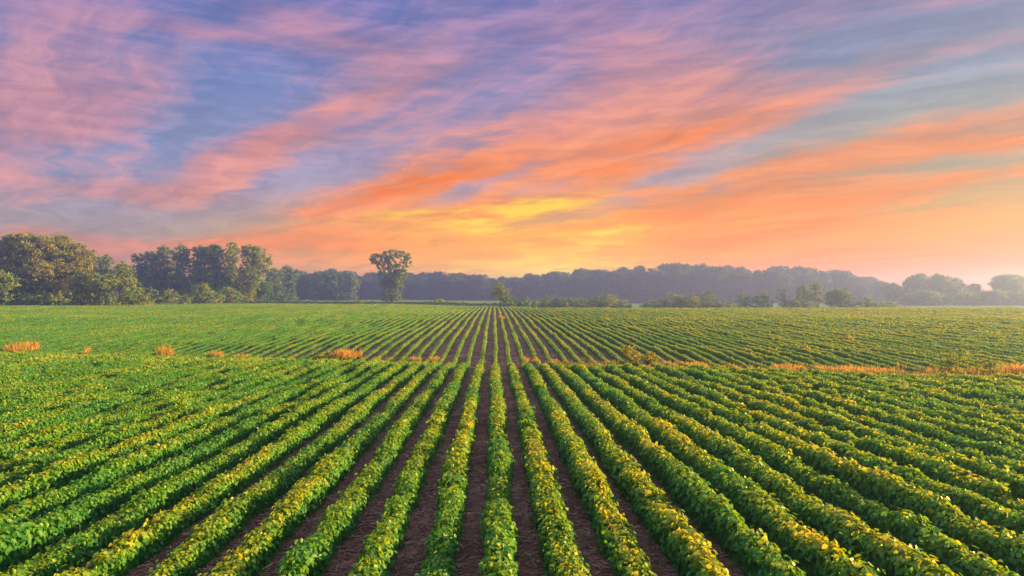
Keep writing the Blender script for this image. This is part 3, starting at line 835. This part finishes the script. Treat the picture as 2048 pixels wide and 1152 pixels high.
def dip_y(x): return 37.0 - np.clip(.27 * x, -14, 14)
def px_ground(px, py):
    """where that line of sight meets the land"""
    a = math.atan((px - 1024) / F) + YAW
    best = None
    for d in np.arange(8, 140, .1):
        z = CAM_Z - (py - HOR) / F * d * math.cos(YAW)
        if z <= float(ground(math.tan(a) * d, d)): return math.tan(a) * d, d
    return math.tan(a) * 36, 36

def tuft(px, py, wpx, hpx, label, mat=M_DRY, n=260, d=None):
    if d is None: x, y = px_ground(px, py)
    else: x, y, _ = spot(px, d)
    w = px_w(wpx, y, px) / 2; h = px_w(hpx, y, px) * (.72 if px > 1500 else .9)
    v, f, rv = blades(int(n * (1.8 if w < .5 else 3.6)), max(w, .1), h, int(px * 7 + py), .5, .0065 + .00016 * y)
    o = mesh_obj('dry_grass_tuft', v, f, mat, None, rv)
    o.location = (x, y, float(ground(x, y)))
    tag(o, label, 'grass tuft', 'dry grass tufts along the dip')

def weed(px, py, wpx, hpx, label, mat=M_WEED):
    x, y = px_ground(px, py)
    w = px_w(wpx, y, px) / 2; h = px_w(hpx, y, px)
    b = [(0, 0, h * .52, w * .80, w * .8, h * .52), (w * .5, 0, h * .4, w * .5, w * .5, h * .4), (-w * .5, 0, h * .42, w * .5, w * .5, h * .4)]
    o = crown_mesh(b, .085, 14, 0, int(px)).build('weed_bush', mat)
    o.location = (x, y, float(ground(x, y)))
    tag(o, label, 'weed')

TUFTS = [(42, 702, 46, 18, 'pale orange tuft nearest the left edge of the picture', 260), (66, 700, 18, 20, 'small upright tuft beside the tuft nearest the left edge', 120), (175, 708, 10, 16, 'tiny thin red-orange tuft, second clump from the left edge', 60), (330, 711, 26, 24, 'bright orange tuft by itself left of the olive weeds, third clump from the left', 240),
         (434, 714, 24, 17, 'orange tuft, fourth clump from the left', 180), (485, 716, 30, 10, 'low thin orange tuft between two taller ones left of the middle rows', 120), (688, 717, 50, 20, 'wide red-orange tuft left of the middle rows', 420), (720, 716, 8, 30, 'tall single red stem at the right of the wide red-orange tuft', 30),
         (652, 716, 24, 12, 'thin brown tuft at the left of the wide red-orange tuft', 70), (830, 722, 30, 12, 'low red tuft between rows just left of the middle', 130), (868, 723, 22, 13, 'bright orange low tuft between rows left of the middle', 150), (1003, 640, 12, 10, 'small orange tuft beside a row far up the middle of the field', 90),
         (1052, 727, 14, 16, 'red grass tuft in the first gap right of the middle row', 70), (1072, 726, 20, 12, 'thin red tuft in the second gap right of the middle row', 80), (1108, 727, 26, 10, 'low reddish tuft in the third gap right of the middle row', 100), (1168, 722, 10, 10, 'tiny orange tuft on the slope left of the yellow weed', 50),
         (1225, 732, 40, 12, 'reddish tuft at the left foot of the yellow weed', 130), (1330, 735, 50, 12, 'yellowish tuft right of the two yellow weeds', 160), (1392, 737, 46, 14, 'bright orange tuft left of the long orange grass band', 260), (1460, 738, 40, 9, 'low orange tuft between the bright tuft and the long band', 120),
         (1576, 742, 66, 16, 'wide orange tuft at the left end of the long orange band', 330), (1640, 744, 50, 13, 'thin orange tuft in the middle of the long band', 420), (1706, 748, 80, 18, 'largest orange tuft of the long band, left of the green bush', 480), (1770, 750, 60, 14, 'yellow orange tuft between the long band and the green bush', 200),
         (1820, 757, 60, 14, 'pinkish tuft just left below the green bush', 200), (1843, 781, 18, 20, 'upright orange tuft by itself in front of the orange band', 140), (1868, 752, 36, 20, 'orange grass at the left foot of the green bush', 160), (1942, 755, 40, 18, 'orange grass between the green bush and the small weed', 160),
         (1995, 752, 60, 20, 'bright orange grass right behind the small green weed', 300), (2035, 752, 50, 26, 'tall orange grass at the right edge of the picture', 300), (2000, 770, 60, 16, 'pinkish low grass below the right edge grass', 260), (2042, 772, 40, 18, 'pinkish low grass in the corner of the right edge band', 220)]
for t_ in TUFTS: tuft(t_[0], t_[1], t_[2], t_[3], t_[4], n=t_[5])
weed(1262, 733, 34, 42, 'tall yellow weed standing in the dip right of the middle rows')
weed(1302, 731, 24, 25, 'lower yellow weed right of the tall yellow weed')
weed(1693, 688, 20, 17, 'small yellow green weed alone up the right slope', M_WEED)
weed(1908, 752, 58, 58, 'large olive green bush standing in the orange grass on the right', M_BUSH)
weed(1971, 757, 36, 36, 'small green weed bush right of the large olive bush', M_BUSH)
# dry grass too thin to count, along the bottom of the dip
def dip_grass():
    n = 17000
    x = np.concatenate([rng.uniform(-34, 3, n // 6), rng.uniform(3, 32, n - n // 6)])
    y = dip_y(x) + rng.normal(0, 1, n) * np.interp(x, [-34, 5, 20], [.8, .9, 1.7])
    cl = np.interp(x, np.linspace(-34, 30, 120), np.clip(rng.normal(.12, .25, 120), .01, .6)) * np.interp(x, [8, 12], [1, .4])
    cl = cl + np.interp(x, [9, 11.5, 12.5, 14, 15, 16.6, 17.6, 19.5, 21, 32], [0, .02, .22, .06, .26, .2, .02, .04, .4, .4]) * np.interp(x, np.linspace(0, 32, 60), rng.uniform(.2, 1, 60))
    k = rng.random(n) < cl
    x, y = x[k], y[k]; n = len(x)
    h = rng.uniform(.08, .34, n) * np.interp(x, [8, 16], [1, 1.3]); b = rng.uniform(0, 6.28, n); w = .012
    z = ground(x, y); lx = rng.normal(0, .09, n); ly = rng.normal(0, .09, n)
    v = np.stack([np.stack([x - np.cos(b) * w, y - np.sin(b) * w, z - .02], 1), np.stack([x + np.cos(b) * w, y + np.sin(b) * w, z - .02], 1),
                  np.stack([x + lx + np.cos(b) * w * .5, y + ly, z + h], 1), np.stack([x + lx - np.cos(b) * w * .5, y + ly, z + h], 1)], 1).reshape(-1, 3)
    f = np.arange(n)[:, None] * 4 + np.array([[0, 1, 2, 3]])
    tag(mesh_obj('dry_grass', v, f, M_DRY, None, rng.random(n)), 'thin dry orange grass along the bottom of the dip', 'grass', kind='stuff')
    # fringe of rank grass at the foot of the left wood
    n = 9000
    t = rng.random(n)
    xa, ya, _ = spot(-60, 146); xb_, yb_, _ = spot(330, 168)
    x = xa + (xb_ - xa) * t; y = ya + (yb_ - ya) * t ** 1.2 + rng.normal(0, .8, n)
    y = field_end(x) + .4 + np.abs(rng.normal(0, 1.6, n))
    z = ground(x, y); h = rng.uniform(.2, .8, n) * np.interp(t, np.linspace(0, 1, 60), rng.uniform(.3, 1.3, 60)); b = rng.uniform(0, 6.28, n); w = .04
    lx = rng.normal(0, .2, n)
    v = np.stack([np.stack([x - np.cos(b) * w, y - np.sin(b) * w, z - .02], 1), np.stack([x + np.cos(b) * w, y + np.sin(b) * w, z - .02], 1),
                  np.stack([x + lx + np.cos(b) * w * .5, y, z + h], 1), np.stack([x + lx - np.cos(b) * w * .5, y, z + h], 1)], 1).reshape(-1, 3)
    f = np.arange(n)[:, None] * 4 + np.array([[0, 1, 2, 3]])
    tag(mesh_obj('rank_grass', v, f, M_DRY, None, rng.random(n)), 'fringe of orange rank grass along the foot of the left wood', 'grass', kind='stuff')
dip_grass()
# small weed seedlings in the bare soil
def seedling(px, py, s, label):
    x, y = px_ground(px, py)
    n = 26
    a = rng.uniform(0, 6.28, n); q = rng.random(n)
    P = np.stack([np.cos(a) * q * s, np.sin(a) * q * s, .03 + s * .7 * rng.random(n)], 1)
    L = rng.uniform(.03, .06, n)
    v, f = leaves6(P, rng.normal(0, .4, (n, 3)) + np.array([0, 0, 1.]), P * np.array([1, 1, 0]) + rng.normal(0, .02, (n, 3)), L, L * .6, np.full((n, 1), .06), np.full((n, 1), .15))
    r_ = rng.random(n) * .6
    o = mesh_obj('weed_seedling', v, f, M_SOY, None, np.concatenate([r_, r_]))
    o.location = (x, y, float(ground(x, y)))
    tag(o, label, 'weed')
seedling(868, 924, .09, 'small green weed seedling in the bare soil left of the middle rows')
seedling(882, 905, .06, 'tiny weed seedling just behind the larger one in the bare soil')
seedling(748, 960, .06, 'small weed seedling in the wide soil gap further left')

# ------------------------------------------------------------------ morning haze
def haze():
    x0, x1, y0, y1, z0, z1 = -630, 630, -90, 910, -2.0, 26.0
    v = np.array([(x, y, z) for z in (z0, z1) for y in (y0, y1) for x in (x0, x1)], float)
    f = np.array([[0, 2, 3, 1], [4, 5, 7, 6], [0, 1, 5, 4], [2, 6, 7, 3], [0, 4, 6, 2], [1, 3, 7, 5]])
    m, nt = new_mat('haze')
    p = nt.nodes.new('ShaderNodeVolumePrincipled')
    p.inputs['Color'].default_value = (.28, .39, 1.0, 1)
    p.inputs['Density'].default_value = .0013
    p.inputs['Anisotropy'].default_value = .6
    o = nt.nodes.new('ShaderNodeOutputMaterial'); nt.links.new(p.outputs[0], o.inputs['Volume'])
    tag(mesh_obj('haze', v, f, m), kind='stuff')
haze()
